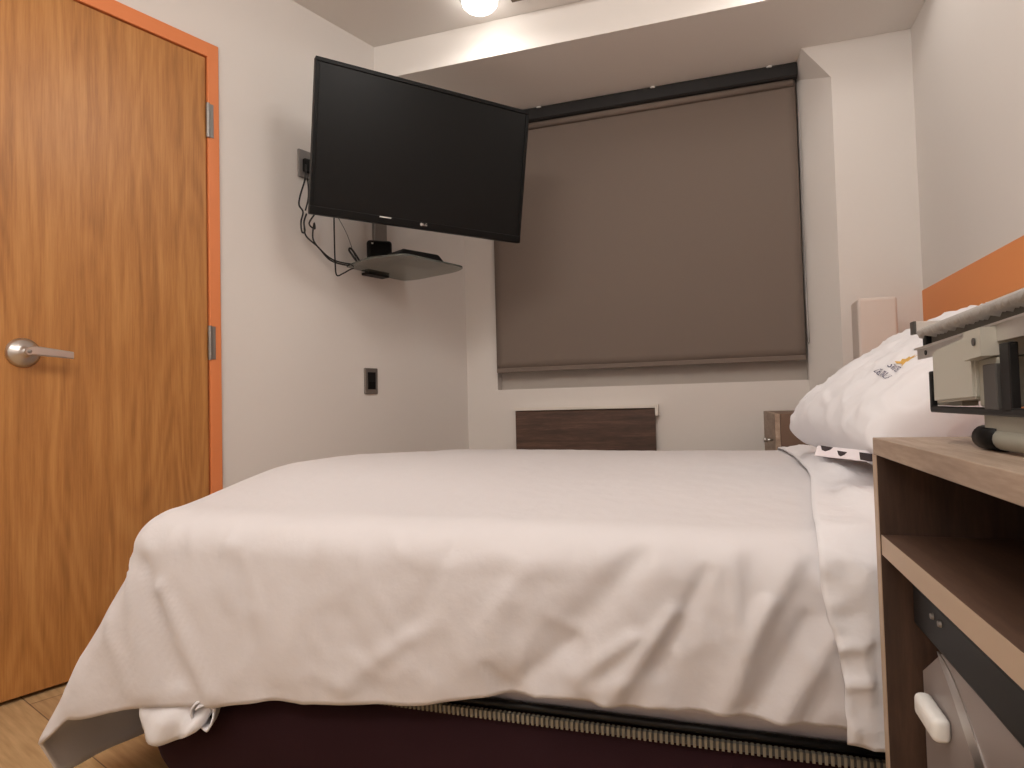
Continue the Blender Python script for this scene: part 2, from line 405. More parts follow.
t = bmesh.new(); box(t, -W_/2 + bz, W_/2 - bz, .000, .0045, -H_/2 + .029, H_/2 - bz, TM); obj('screen', t, M_screen, tv)
def text_bm(s, size, M, ext=.0004, sx=1.0):
    cu = D.curves.new('t', 'FONT'); cu.body = s; cu.size = size; cu.extrude = ext; cu.align_x = 'CENTER'; cu.align_y = 'CENTER'
    to = D.objects.new('t', cu); COL.objects.link(to)
    bpy.context.view_layer.update()
    me = D.meshes.new_from_object(to.evaluated_get(bpy.context.evaluated_depsgraph_get()))
    bm = bmesh.new(); bm.from_mesh(me); D.objects.remove(to); D.curves.remove(cu); D.meshes.remove(me)
    for v in bm.verts: v.co.x *= sx; v.co = M @ v.co
    return bm
LM = TM @ Matrix.Translation((-.002, -.0064, -H_/2 + .019)) @ Matrix.Rotation(math.radians(90), 4, 'X')
t = text_bm('LG', .014, LM @ Matrix.Translation((.006, 0, 0)))
lathe(t, [(.0062, 0), (.0062, .0006)], LM @ Vector((-.0105, 0, 0)), (TM.to_3x3() @ Vector((0, -1, 0))), 20)
obj('maker_logo', t, M_alu, tv)
t = bmesh.new(); box(t, -.190, -.142, -.0075, -.0055, -H_/2 + .0235, -H_/2 + .028, TM); obj('standby_strip', t, M_white, tv)
# arm
t = bmesh.new(); back_c = TM @ Vector((-.05, .058, .0))
box(t, -.17, .07, .057, .066, -.11, .11, TM, .003); obj('mounting_plate', t, M_black, tv)
wp = lw(ll(2.60), .0, 1.84)
t = bmesh.new(); box(t, ll(2.60) - .06, ll(2.60) + .06, 0, .018, 1.74, 1.94, LWM, .003)
obj('wall_bracket', t, M_black, tv)
elbow = (wp + back_c) / 2 + Vector((.03, .10, -.005))
t = bmesh.new(); tube(t, [lw(ll(2.60), .015, 1.84), elbow, back_c], .016, 12)
lathe(t, [(.026, -.03), (.026, .03)], elbow, (0, 0, 1), 20); obj('swing_arm', t, M_black, tv)

# cable cover on the wall, glass shelf, boxes on it
t = bmesh.new(); box(t, ll(2.650), ll(2.722), 0, .022, 1.487, 1.735, LWM, .004)
cc = obj('cable_cover', t, M_steel); finish(cc, 'upright grey cable cover on the wall between the glass shelf and the television', 'cable cover')
sh = thing('glass_shelf', 'smoked glass shelf on the left wall under the television', 'shelf', lw(ll(2.65), 0, 1.455))
SZ0, SZ1 = 1.4500, 1.4575
corner = [(-1.560, 2.455), (-1.390, 2.352), (-1.215, 2.350), (-1.087, 2.690), (-1.160, 2.757), (-1.415, 2.845), (-1.485, 2.835)]
outl = []
P = [Vector((x, y, 0)) for x, y in corner]
for i, p in enumerate(P):
    a_, c_ = P[i - 1], P[(i + 1) % len(P)]
    r = .04 if 0 < i < 6 else .012
    q0 = p + (a_ - p).normalized() * r; q1 = p + (c_ - p).normalized() * r
    for k in range(6):
        tt = k / 5; outl.append((1 - tt) ** 2 * q0 + 2 * tt * (1 - tt) * p + tt * tt * q1)
t = bmesh.new(); prism(t, [(p.x, p.y, SZ0) for p in outl], (0, 0, SZ1 - SZ0)); obj('shelf_glass', t, M_glass, sh)
t = bmesh.new(); box(t, ll(2.585), ll(2.705), 0, .05, SZ0 - .012, SZ0, LWM, .002); box(t, ll(2.60), ll(2.69), 0, .03, SZ1, SZ1 + .03, LWM, .002)
obj('shelf_bracket', t, M_black, sh)
# upright set-top box
def zrot(a): return Matrix.Rotation(a, 4, 'Z')
tb_ = thing('set_top_box', 'rounded black box standing upright at the wall end of the glass shelf', 'set-top box', (-1.44, 2.52, SZ1))
t = bmesh.new(); MM = Matrix.Translation((-1.425, 2.505, SZ1 + .0004)) @ zrot(math.radians(38))
box(t, -.050, .060, -.018, .018, .0, .108, MM, .014, 4)
obj('housing', t, M_bezel, tb_)
t = bmesh.new(); box(t, -.032, -.024, -.0195, -.0175, .088, .094, MM); obj('status_light', t, M_white, tb_)
rt = thing('media_player', 'flat black box lying on the glass shelf below the television', 'media player', (-1.30, 2.62, SZ1))
t = bmesh.new(); MM = Matrix.Translation((-1.262, 2.535, SZ1 + .0004)) @ zrot(math.radians(62))
prism(t, [(-.13, -.06, .0), (.13, -.06, .0), (.10, -.045, .042), (-.09, -.045, .042)], (0, .12, 0), MM)
bmesh.ops.bevel(t, geom=t.edges[:], offset=.004, segments=2, affect='EDGES')
obj('housing', t, M_black, rt)
t = bmesh.new(); box(t, -.03, .0, -.0565, -.052, .012, .018, MM); obj('indicator', t, M_steel, rt)
# cables, each its own
def cable(name, pts, r, label):
    t = bmesh.new(); tube(t, smooth_path(pts), r, 8); o = obj(name, t, M_cable, None, True); finish(o, label, 'cable'); return o
cable('power_cable', [(-1.622, 2.262, 1.850), (-1.612, 2.243, 1.786), (-1.617, 2.214, 1.703), (-1.619, 2.209, 1.664), (-1.613, 2.226, 1.639), (-1.617, 2.217, 1.595), (-1.615, 2.22, 1.555), (-1.610, 2.232, 1.560), (-1.612, 2.23, 1.598), (-1.606, 2.24, 1.635)], .0036, 'black power cable looped and hanging from the grey wall socket')
cable('video_cable', [(-1.603, 2.228, 1.645), (-1.600, 2.242, 1.690), (-1.602, 2.250, 1.740), (-1.600, 2.24, 1.79)], .003, 'short black cable twisted beside the left edge of the television')
cable('signal_cable', [(-1.612, 2.23, 1.586), (-1.609, 2.239, 1.542), (-1.591, 2.295, 1.507), (-1.572, 2.353, 1.462), (-1.547, 2.429, 1.454), (-1.525, 2.499, 1.463), (-1.49, 2.50, 1.466)], .0034, 'black cable sagging outermost from the television to the shelf')
cable('aerial_cable', [(-1.58, 2.268, 1.645), (-1.604, 2.254, 1.598), (-1.590, 2.272, 1.578), (-1.599, 2.281, 1.605), (-1.596, 2.268, 1.535), (-1.580, 2.304, 1.492), (-1.561, 2.363, 1.463), (-1.535, 2.455, 1.462), (-1.50, 2.49, 1.464)], .0034, 'black cable with a small loop below the lower left corner of the television')
cable('hanging_cable', [(-1.551, 2.356, 1.66), (-1.557, 2.365, 1.56), (-1.561, 2.374, 1.46), (-1.561, 2.384, 1.402), (-1.552, 2.42, 1.415), (-1.54, 2.45, 1.435), (-1.53, 2.47, 1.446)], .0032, 'black cable hanging straight down and turning under the shelf edge')
cable('thin_wire', [(-1.556, 2.397, 1.654), (-1.545, 2.437, 1.601), (-1.537, 2.463, 1.549), (-1.533, 2.470, 1.523), (-1.520, 2.475, 1.49), (-1.512, 2.48, 1.466)], .0012, 'thin dark wire hanging from behind the television to the shelf')
cable('coiled_cable', [(-1.505, 2.462, 1.468), (-1.520, 2.450, 1.495), (-1.535, 2.444, 1.522), (-1.531, 2.452, 1.530), (-1.515, 2.462, 1.505), (-1.498, 2.475, 1.470)], .0045, 'bundled black cable end standing on the shelf corner')

# ---------------------------------------------------------------- track light
for (hx, hy), lab in zip(HEADS, ('glowing round ceiling lamp above the television, beside the window soffit', 'round ceiling lamp beside the soffit above the middle of the window')):
    cl = thing('ceiling_lamp', lab, 'lamp', (hx, hy, CEIL))
    t = bmesh.new(); lathe(t, [(.088, 0), (.088, -.006), (.080, -.012)], (hx, hy, CEIL), (0, 0, 1), 36); obj('ring', t, M_white, cl, True)
    t = bmesh.new(); lathe(t, [(.074, -.0122), (.074, -.035), (.062, -.048), (.035, -.056), (.001, -.058)], (hx, hy, CEIL), (0, 0, 1), 36); obj('lens', t, M_lens, cl, True)
rl_ = obj('ceiling_rail', B(-.790, -.25, 2.515, 2.560, 2.538, CEIL, bev=.002), M_bronze); finish(rl_, 'bronze coloured rail fixed to the ceiling just right of the glowing lamp', 'rail')
for (hx, hy), lab in zip(REAR, ('round ceiling lamp over the middle of the bed', 'unseen lamp added as fill over the foot of the bed near the oak door', 'unseen lamp added as fill behind the viewer on the headboard side', 'unseen lamp added as fill behind the viewer on the door side')):
    cl = thing('ceiling_lamp', lab, 'lamp', (hx, hy, CEIL))
    t = bmesh.new(); lathe(t, [(.11, 0), (.11, -.02), (.10, -.03)], (hx, hy, CEIL), (0, 0, 1), 32); obj('ring', t, M_white, cl, True)
    t = bmesh.new(); lathe(t, [(.095, -.0302), (.06, -.036), (.001, -.038)], (hx, hy, CEIL), (0, 0, 1), 32); obj('lens', t, M_lens, cl, True)

# ---------------------------------------------------------------- bed
bed = thing('bed', 'double bed with dark maroon base and ribbed edging, foot towards the oak door', 'bed', (-.15, 1.70, 0))
t = bmesh.new()
prof = [(0, .085), (.015, .10), (.03, .13), (.045, .18), (.045, .318)]     # (outset, height): sides curve under
def rrect(x0, x1, y0, y1, r, n=8):
    out = []
    for cx, cy, a0 in ((x1 - r, y1 - r, 0), (x0 + r, y1 - r, 90), (x0 + r, y0 + r, 180), (x1 - r, y0 + r, 270)):
        for k in range(n + 1):
            a = math.radians(a0 + 90 * k / n); out.append((cx + r * math.cos(a), cy + r * math.sin(a)))
    return out
rings = []
for k in range(9):
    q = k / 8; ins = .085 * (1 - math.sin(q * math.pi / 2)); zz = .075 + .13 * (1 - math.cos(q * math.pi / 2))
    rings.append([t.verts.new((x, y, zz)) for x, y in rrect(-1.085 + ins, .79, .972 + ins, 2.42 - ins, .05)])
rings.append([t.verts.new((x, y, .326)) for x, y in rrect(-1.085, .79, .972, 2.42, .05)])
for a, b in zip(rings, rings[1:]):
    for k in range(len(a)): t.faces.new((a[k], a[(k + 1) % len(a)], b[(k + 1) % len(a)], b[k]))
t.faces.new(rings[0][::-1]); t.faces.new(rings[-1])
obj('bed_base', t, M_base, bed, True).data.polygons[-1].use_smooth = False
t = bmesh.new()
x = -1.03
while x < .78:
    box(t, x, x + .0040, .964, .973, .3240, .3370); x += .0078
obj('ribbed_edging', t, mat('beige_ribbed_braid', srgb(132, 122, 104), .8), bed)
obj('edging_tape', B(-1.04, .785, .9665, .974, .3255, .3355), M_dgrey, bed)
t = bmesh.new(); tube(t, [(-1.05, .976, .3455), (.785, .976, .3455)], .0065, 8); tube(t, [(-1.05, 2.414, .3455), (.785, 2.414, .3455)], .0065, 8); tube(t, [(-1.08, 1.0, .3455), (-1.08, 2.39, .3455)], .0065, 8)
obj('piping', t, M_black, bed, True)
obj('mattress', B(-1.075, .79, .985, 2.41, .333, .570, bev=.03, seg=3), M_lilac, bed)
for lx, ly in ((-.93, 1.12), (.65, 1.12), (-.93, 2.27), (.65, 2.27)):
    t = bmesh.new(); lathe(t, [(.022, .0), (.028, .08)], (lx, ly, 0), (0, 0, 1), 16); obj('leg', t, M_black, bed, True)

# ---------------------------------------------------------------- bed linen
YN, YFAR, XF, RAD = .940, 2.43, -1.12, .09
def ztop(x, y):
    n_ = sstep(YN, 1.42, y)
    z = .628 + .026 * n_ - .010 * sstep(1.9, 2.45, y)
    z += .033 * sstep(-.35, -.95, x) * n_ * (1 - .85 * sstep(1.55, 2.3, y))
    z += .004 * noise.noise(Vector((x * 2.3, y * 2.3, 3.1)))
    return z
def clothprof(q, z0, zh, a_end=.42, rad=RAD, rz=.075):
    """q 0..1 from shoulder to hem -> (outward, height)"""
    if q < a_end:
        a = q / a_end * math.pi / 2
        return rad * math.sin(a), z0 - rz * (1 - math.cos(a))
    f = (q - a_end) / (1 - a_end)
    return rad + .006 * math.sin(f * math.pi), (z0 - rz) * (1 - f) + zh * f
RIDGES = [  # x0,z0,x1,z1,width,amplitude on the near side
    (-.999, .500, -.885, .315, .020, .016), (-1.088, .540, -1.031, .300, .014, .015), (-1.139, .430, -1.065, .290, .013, .012), (-1.045, .54, -.965, .34, .015, -.016),
    (-.127, .486, -.215, .420, .014, .012), (-.072, .525, -.178, .375, .014, .014), (-.028, .580, -.100, .440, .012, -.013),
    (.052, .545, -.017, .380, .016, .013), (.134, .517, .061, .385, .014, .014), (.100, .53, .025, .40, .012, -.010), (.015, .607, .007, .500, .008, .010), (-.666, .589, -.727, .370, .032, .006),
    (-.485, .454, -.616, .362, .020, .008), (-.118, .598, -.235, .470, .028, -.013), (.091, .599, .020, .484, .014, .009), (-.30, .56, -.42, .38, .03, .006), (-.22, .47, -.33, .38, .018, -.009),
    (-.42, .59, -.50, .44, .02, -.005), (-.83, .57, -.80, .42, .012, -.006), (-.86, .585, -.845, .47, .006, .007), (-.60, .47, -.545, .36, .03, -.006), (-.15, .42, -.27, .37, .02, .007), (-.36, .42, -.30, .365, .014, -.008)]
def ridge(x, z):
    d = 0
    for x0, z0, x1, z1, wd, am in RIDGES:
        vx, vz = x1 - x0, z1 - z0; L2 = vx * vx + vz * vz
        tt = ((x - x0) * vx + (z - z0) * vz) / L2
        tc = min(1, max(0, tt)); dx, dz = x - (x0 + vx * tc), z - (z0 + vz * tc)
        dd = math.hypot(dx, dz)
        if dd < 3 * wd: d += am * math.exp(-(dd / (wd * (.55 + .6 * tc))) ** 2)
    return d
def linen(x_head, x_end, near_hem, off, full=True, step=.011, name=''):
    """cloth lying on the bed and hanging over its sides (and over the foot when full)"""
    per = []      # (base x, base y, dir x, dir y, foot weight, hem z)
    L = x_head - (XF + RAD)
    xe = XF + RAD if full else x_end
    nn = max(8, int((x_head - xe) / step))
    for i in range(nn + 1):
        x = x_head + (xe - x_head) * i / nn
        per.append((x, YN + RAD, 0, -1, sstep(-.72, XF + RAD, x) ** 1.5 if full else 0))
    if full:
        for i in range(1, 22):
            a = math.radians(90 * i / 22)
            c, s = math.sin(a), math.cos(a); k = (c ** 2.15 + s ** 2.15) ** (1 / 2.15)
            per.append((xe, YN + RAD, -c / k, -s / k, 1))
        m_ = int((YFAR - YN - 2 * RAD) / .02)
        for i in range(m_ + 1): per.append((xe, YN + RAD + (YFAR - YN - 2 * RAD) * i / m_, -1, 0, 1))
        for i in range(1, 10):
            a = math.radians(90 - 90 * i / 10); c, s = math.sin(a), math.cos(a); k = (c ** 3 + s ** 3) ** (1 / 3)
            per.append((xe, YFAR - RAD, -c / k, s / k, .8))
        nf = nn
        for i in range(nf + 1): per.append((xe + (x_head - xe) * i / nf, YFAR - RAD, 0, 1, 0))
    rowsets = []
    NI, NO = 26, 52
    if not full:
        per = [(p[0], p[1], 0, -1, 0) for p in per]
    for (x, y, dx, dy, fw) in per:
        col = []
        if full:
            sx = max(x, -.45) if dx == 0 else -.45
            for k in range(NI):
                f = 1 - k / NI
                px, py = x + (sx - x) * f, y + (1.70 - y) * f
                col.append(Vector((px, py, ztop(px, py) + off)))
        else:
            for k in range(60):
                py = (YFAR - RAD) + (y - (YFAR - RAD)) * k / 60
                col.append(Vector((x, py, ztop(x, py) + off)))
        z0 = ztop(x, y) + off
        hem = near_hem(x, y, dx, dy)
        for k in range(NO + 1):
            o, z = clothprof(k / NO, z0, hem)
            o += off
            low = sstep(.60, .10, z)
            fl = min(.69 * max(0, .53 - z), .262) * fw
            v = Vector((x + dx * o - fl, y + dy * o, z))
            v.x -= .012 * math.sin(v.y * 19) * low * sstep(.9, 1, -dx) * sstep(1.05, 1.2, v.y)
            col.append(v)
        rowsets.append(col)
    if not full:
        for c_, (x, y, *_r) in zip(rowsets, per):      # short tail on the far side
            tail = []
            for k in range(1, 20):
                o, z = clothprof(k / 19, ztop(x, YFAR - RAD) + off, .38); tail.append(Vector((x, YFAR - RAD + o + off, z)))
            c_[:0] = tail[::-1]
    bm = bmesh.new()
    g = [[bm.verts.new(v) for v in c_] for c_ in rowsets]
    for a, b in zip(g, g[1:]):
        for k in range(len(a) - 1): bm.faces.new((a[k], a[k + 1], b[k + 1], b[k]))
    bmesh.ops.remove_doubles(bm, verts=bm.verts, dist=.0015)
    bmesh.ops.recalc_face_normals(bm, faces=bm.faces)
    bm.normal_update()
    up_ = max(bm.verts, key=lambda v: v.co.z)
    if up_.normal.z < 0: bmesh.ops.reverse_faces(bm, faces=bm.faces); bm.normal_update()
    return bm
def hem_duvet(x, y, dx, dy):
    if dy < -.99 and dx == 0:
        h = .386 - .032 * sstep(-.2, -.5, x) - .034 * sstep(-.35, -.75, x) - .045 * sstep(-.72, -.95, x) - .05 * sstep(-.91, -1.03, x)
        return h + .003 * math.sin(x * 17 + 1) * sstep(-.7, -.4, x)
    if dy > .99: return .34
    if dy > .01: return .10
    if dx == -1: return .052 - .012 * sstep(YN + RAD, 1.35, y) + .008 * math.sin(y * 11) * sstep(1.2, 1.5, y)
    return .225 - .073 * sstep(0, .5, -dx / (-dx - dy)) - .10 * sstep(.45, 1, -dx / (-dx - dy))
bm = linen(.215, 0, hem_duvet, 0.0, step=.0085)
disp = []
for v in bm.verts:
    c = v.co; n_ = v.normal; d = 0
    side = sstep(.3, .9, abs(n_.y)) if c.y < 1.3 else 0
    if c.y < 1.15: d += .8 * ridge(c.x, c.z) * max(side, .2)
    # puckers where the cloth turns over the edge
    band = math.exp(-((c.z - .585) / .028) ** 2) if c.y < 1.2 else 0
    nx = noise.noise(Vector((c.x * 17, c.z * 12, 5))); d += .0042 * band * nx * sstep(-1.3, -.3, c.x) + .002 * band * nx
    # broad hanging undulation and small crumple on the near side
    hang = sstep(.56, .36, c.z)
    s_ = c.x + .45 * c.z
    d += .0022 * hang * math.sin(s_ * 33 + 1.5 * noise.noise(Vector((c.x * 3, 0, 0)))) * side
    d += .0025 * noise.noise(Vector((s_ * 11, c.y * 7, c.z * 5))) * (.35 + .65 * side)
    cr = abs(noise.noise(Vector((s_ * 14 + 9, c.y * 10, (c.z - .3 * c.x) * 9)))); d += .0034 * (1 - min(1, cr * 4)) * (.12 + .88 * side)
    d += .0008 * noise.noise(Vector((c.x * 40, c.y * 40, c.z * 30)))
    disp.append((v, n_ * d))
for v, dv in disp: v.co += dv
for v in bm.verts:
    if v.co.y < .915: v.co.y = .915 + (v.co.y - .915) * .3
for _ in range(1): bmesh.ops.smooth_vert(bm, verts=[v for v in bm.verts if not v.is_boundary], factor=.5, use_axis_x=True, use_axis_y=True, use_axis_z=True)
bm_d = bm
du = obj('duvet', bm_d, M_duvet, None, True)
finish(du, 'large white duvet draped over the bed and hanging past its foot', 'duvet')
md = du.modifiers.new('thick', 'SOLIDIFY'); md.thickness = .008; md.offset = -1
# folded top sheet at the head end
bm = linen(.80, .118, lambda x, y, dx, dy:   .376 + .005 * math.sin(x * 30), .010, full=False, step=.009)
for v in list(bm.verts):
    c = v.co; n_ = v.normal
    k_ = sstep(.22, .118, c.x)                              # wavy free edge
    c.x += (.003 * math.sin(c.z * 31 + c.y * 6) + (.024 * sstep(.60, .38, c.z) if c.y < 1.2 else 0) + .062 * sstep(.95, 1.6, c.y)) * k_
    side = sstep(.3, .9, abs(n_.y))
    cr = abs(noise.noise(Vector((c.x * 9 + 4, c.y * 7, c.z * 16)))); cr2 = abs(noise.noise(Vector((c.x * 22, c.y * 12, c.z * 24 + 7))))
    d = .007 * (1 - min(1, cr * 3.2)) * (.25 + .75 * side) + .006 * (1 - min(1, cr2 * 3)) * (.4 + .6 * side)
    # crumpled heap under the pillow's front edge
    d += .030 * math.exp(-((c.x - .19) / .07) ** 2) * sstep(1.0, 1.25, c.y) * sstep(2.35, 2.1, c.y) * (.7 + noise.noise(Vector((c.x * 14, c.y * 5, 0)))) * sstep(.178, .235, c.x)
    c += n_ * d
for v in bm.verts:
    if v.co.x > .17 and v.co.y < .925: v.co.y = .925
fs = obj('folded_sheet', bm, M_sheet, None, True); finish(fs, 'crisp white sheet folded over the duvet at the head end of the bed', 'sheet')
md = fs.modifiers.new('thick', 'SOLIDIFY'); md.thickness = .004; md.offset = -1
# tucked end of the sheet showing below the duvet near the foot
t = bmesh.new()
rows_ = []
for i in range(25):
    u = i / 24; x = -1.072 + .21 * u
    low = .215 + .09 * abs(u - .30) ** 1.3 + (.06 * sstep(.8, 1, u))
    r_ = []
    for j in range(15):
        v_ = j / 14; z = .335 + (low - .335) * v_
        y = .958 - .024 * sstep(.30, .25, z) - .010 * math.sin(u * 13 + v_ * 5) * v_
        r_.append(t.verts.new((x + .02 * v_ * (1 - 2 * u), y, z)))
    for j in range(1, 8):                                    # rolled back underneath
        v_ = j / 7; r_.append(t.verts.new((x + .02 * (1 - 2 * u), .944 + .024 * v_, low - .010 * math.sin(v_ * math.pi) + .05 * v_)))
    rows_.append(r_)
for a, b in zip(rows_, rows_[1:]):
    for k in range(len(a) - 1): t.faces.new((a[k], a[k + 1], b[k + 1], b[k]))
# scroll-like roll at its right end
rl = []
for i in range(30):
    u = i / 29; ang = u * 2.6 * math.pi; r = .032 * (1 - .35 * u)
    rl.append((-.902 + r * math.cos(ang + .5) * .95, .262 + .012 + r * math.sin(ang + .5)))
rr = []
for i, (x, z) in enumerate(rl): rr.append([t.verts.new((x - .03 * k / 6 * .4, .934 + .030 * k / 6 + .006 * math.sin(i * .6), z + .004 * k / 6)) for k in range(7)])
for a, b in zip(rr, rr[1:]):
    for k in range(6): t.faces.new((a[k], a[k + 1], b[k + 1], b[k]))
ts = obj('tucked_sheet', t, M_sheet, None, True); finish(ts, 'rolled end of white sheet poking out below the duvet at the foot corner', 'sheet')
md = ts.modifiers.new('thick', 'SOLIDIFY'); md.thickness = .003

# ---------------------------------------------------------------- pillows
def pillow_bm(L, Wd, T, seed=0, nu=84, nv=64, fold=1):
    """L along local x, Wd along local y, T thickness"""
    bm = bmesh.new(); g = {}
    for sgn in (1, -1):
        for i in range(nu + 1):
            for j in range(nv + 1):
                u, v = math.sin((-1 + 2 * i / nu) * math.pi / 2), math.sin((-1 + 2 * j / nv) * math.pi / 2)
                edge = i in (0, nu) or j in (0, nv)
                if sgn == -1 and edge: g[(sgn, i, j)] = g[(1, i, j)]; continue
                x = u * L / 2 * (1 - .07 * (1 - v * v) * abs(u) ** 3 ); y = v * Wd / 2 * (1 - .09 * (1 - u * u) * abs(v) ** 3)
                h = ((1 - abs(u) ** 3.4) * (1 - abs(v) ** 2.8)) ** .42
                z = sgn * T / 2 * h
                cn = 1 - .075 * abs(u * v) ** 5; x *= cn; y *= cn
                p = Vector((x, y, z))
                cr = noise.noise(Vector((x * 7 + seed, y * 11, sgn * 3))); z += .010 * cr * h
                rim = 1 - h; fold_ = abs(noise.noise(Vector((x * 16 + seed * 2, y * 16, 1 + sgn))))
                z += sgn * .009 * fold * (1 - min(1, fold_ * 4)) * sstep(0, .5, h)
                z += .006 * rim * math.sin(x * 21 + seed) * (1 if not edge else 1)
                g[(sgn, i, j)] = bm.verts.new((x, y, z))
    for sgn in (1, -1):
        for i in range(nu):
            for j in range(nv):
                f = [g[(sgn, i, j)], g[(sgn, i + 1, j)], g[(sgn, i + 1, j + 1)], g[(sgn, i, j + 1)]]
                if sgn == -1: f.reverse()
                bm.faces.new(f)
    return bm
def frame(c, ux, uy):
    ux = Vector(ux).normalized(); uy = Vector(uy); uy = (uy - uy.dot(ux) * ux).normalized(); uz = ux.cross(uy)
    return Matrix(((ux.x, uy.x, uz.x, c[0]), (ux.y, uy.y, uz.y, c[1]), (ux.z, uy.z, uz.z, c[2]), (0, 0, 0, 1)))
# local x runs along the bed's width, local y runs up the slope; local +z faces up and towards the foot
tilt = math.radians(31)
PM = frame((.405, 1.54, .850), (.12, -.99, -.015), (math.cos(tilt), .08, math.sin(tilt)))
pb = pillow_bm(.66, .50, .17, 3)
bmesh.ops.transform(pb, matrix=PM, verts=pb.verts)
pb.normal_update(); tree = BVHTree.FromBMesh(pb)
p1 = thing('pillow', 'plump leaning white pillow with gold and navy embroidery', 'pillow', (.425, 1.49, .70))
obj('pillowcase', pb, M_pillow, p1, True)
nrm_ = PM.to_3x3() @ Vector((0, 0, 1))
if nrm_.z < 0: nrm_ = -nrm_
def onto(bm, off=.0012):
    for v in bm.verts:
        lift = 0
        h = tree.ray_cast(v.co + nrm_ * .3, -nrm_)
        if h[0]: v.co = h[0] + nrm_ * off
    return bm
LOGO = (.167, -.086)                   # place on the pillow face
EM = PM @ Matrix.Translation((LOGO[0], LOGO[1], 0)) @ Matrix.Rotation(math.radians(-10), 4, 'Z') @ Matrix.Diagonal((1.05, 1.2, 1, 1))
if (PM.to_3x3() @ Vector((0, 0, 1))).z < 0: EM = EM @ Matrix.Rotation(math.pi, 4, 'X')
def thread(s, size, dx, dy, m, nm, sx=1.0):
    b_ = text_bm(s, size, Matrix.Identity(4), 0, sx)
    bmesh.ops.transform(b_, matrix=EM @ Matrix.Translation((dx, dy, 0)) @ LROT, verts=b_.verts)
    obj(nm, onto(b_), m, p1)
LROT = Matrix.Identity(4)
thread('SUITES', .016, 0.0, .0, M_navy, 'embroidered_word', .95)
thread('DEL VALLE', .016, -.002, -.019, M_navy, 'embroidered_word', .95)
b_ = bmesh.new()
for k in range(9):                    # gold emblem: a fan of petals
    a = math.radians(-20 + 220 * k / 8); c_, s_ = math.cos(a), math.sin(a)
    pts = [Vector((c_ * .006 - s_ * .003, s_ * .006 + c_ * .003, 0)), Vector((c_ * .017 - s_ * .0042, s_ * .017 + c_ * .0042, 0)), Vector((c_ * .025, s_ * .025, 0)), Vector((c_ * .017 + s_ * .0042, s_ * .017 - c_ * .0042, 0)), Vector((c_ * .006 + s_ * .003, s_ * .006 - c_ * .003, 0))]
    b_.faces.new([b_.verts.new(p) for p in pts])
b_.faces.new([b_.verts.new((.007 * math.cos(a), .007 * math.sin(a), 0)) for a in [2 * math.pi * k / 12 for k in range(12)]])
bmesh.ops.transform(b_, matrix=EM @ Matrix.Translation((-.008, .017, 0)) @ Matrix.Diagonal((.95, .9, 1, 1)), verts=b_.verts)
obj('embroidered_emblem', onto(b_), M_gold, p1)
# flat pillow underneath
pb = pillow_bm(.64, .38, .09, 11)
PM2 = frame((.610, 1.62, .726), (.05, -.998, 0), (1, .05, .03))
bmesh.ops.transform(pb, matrix=PM2, verts=pb.verts)
p2 = obj('pillow', pb, M_pillow, None, True); finish(p2, 'flat white pillow lying underneath the leaning one', 'pillow')
# small printed cloth pouch under the front edge
pc = thing('printed_card', 'white card with dark print propped under the front edge of the pillow', 'card', (.205, 1.17, .68))
CM = frame((.209, 1.235, .718), (.96, -.28, -.10), (.05, .75, .45))
t = bmesh.new(); box(t, -.055, .055, -.011, .020, -.0008, .0008, CM, .0005); obj('card', t, M_lilac, pc)
t = bmesh.new()
for x0, x1, y0, y1 in ((-.050, -.030, .004, .020), (-.022, -.006, -.006, .010), (.012, .050, -.012, .012)):
    prism(t, [(x0, y1, .0009), (x1, y1 - .002, .0009), (x1 - .003, y0 + .006, .0009), ((x0 + x1) / 2, y0, .0009), (x0 + .004, y0 + .003, .0009)], (0, 0, .0004), CM)
obj('print', t, M_print, pc)

# ---------------------------------------------------------------- bedside tables
XN = .18
def bedside(name, label, y0, y1, full=True):
    o = thing(name, label, 'bedside table', (XN + .3, (y0 + y1) / 2, 0))
    obj('top', B(XN, XR - .006, y0, y1, .747, .768, bev=.001), M_greige, o)
    obj('side_panel', B(XN, XR - .006, y1 - .020, y1 - .0005, 0, .747), M_shadewoodv, o)
    obj('side_panel', B(XN, XR - .006, y0 + .0005, y0 + .020, 0, .747), M_shadewoodv, o)
    for ya, yb in ((y1 - .020, y1 - .0005), (y0 + .0005, y0 + .020)): obj('edge_band', B(XN - .001, XN - .0001, ya, yb, 0, .747), M_edge, o)
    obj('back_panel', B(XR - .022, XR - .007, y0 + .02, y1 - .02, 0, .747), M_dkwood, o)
    return o
ns = bedside('bedside_table', 'greige bedside cabinet on the near side, open shelf above a small fridge', .28, .911)
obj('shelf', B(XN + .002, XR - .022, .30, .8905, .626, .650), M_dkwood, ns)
obj('edge_band', B(XN + .001, XN + .0019, .30, .8905, .626, .650), M_edge, ns)
ff = thing('bedside_table', 'brown bedside cabinet with small steel knob beyond the bed, below the column', 'bedside table', (XN + .3, 2.77, 0))
ca = bmesh.new(); box(ca, XN + .018, XR - .01, 2.466, 3.09, 0, .766, bev=.001); obj('body', ca, mat('mid_brown_laminate', srgb(106, 82, 66), .5), ff)
dr = obj('door', B(XN, XN + .017, 2.462, 3.095, .02, .766, bev=.001), M_greige, ff)
kb = bmesh.new(); tube(kb, [(XN, 2.60, .665), (XN - .022, 2.60, .665)], .005, 12); tube(kb, [(XN - .022, 2.60, .665), (XN - .032, 2.60, .665)], .009, 14)
obj('knob', kb, M_chrome, dr, True)
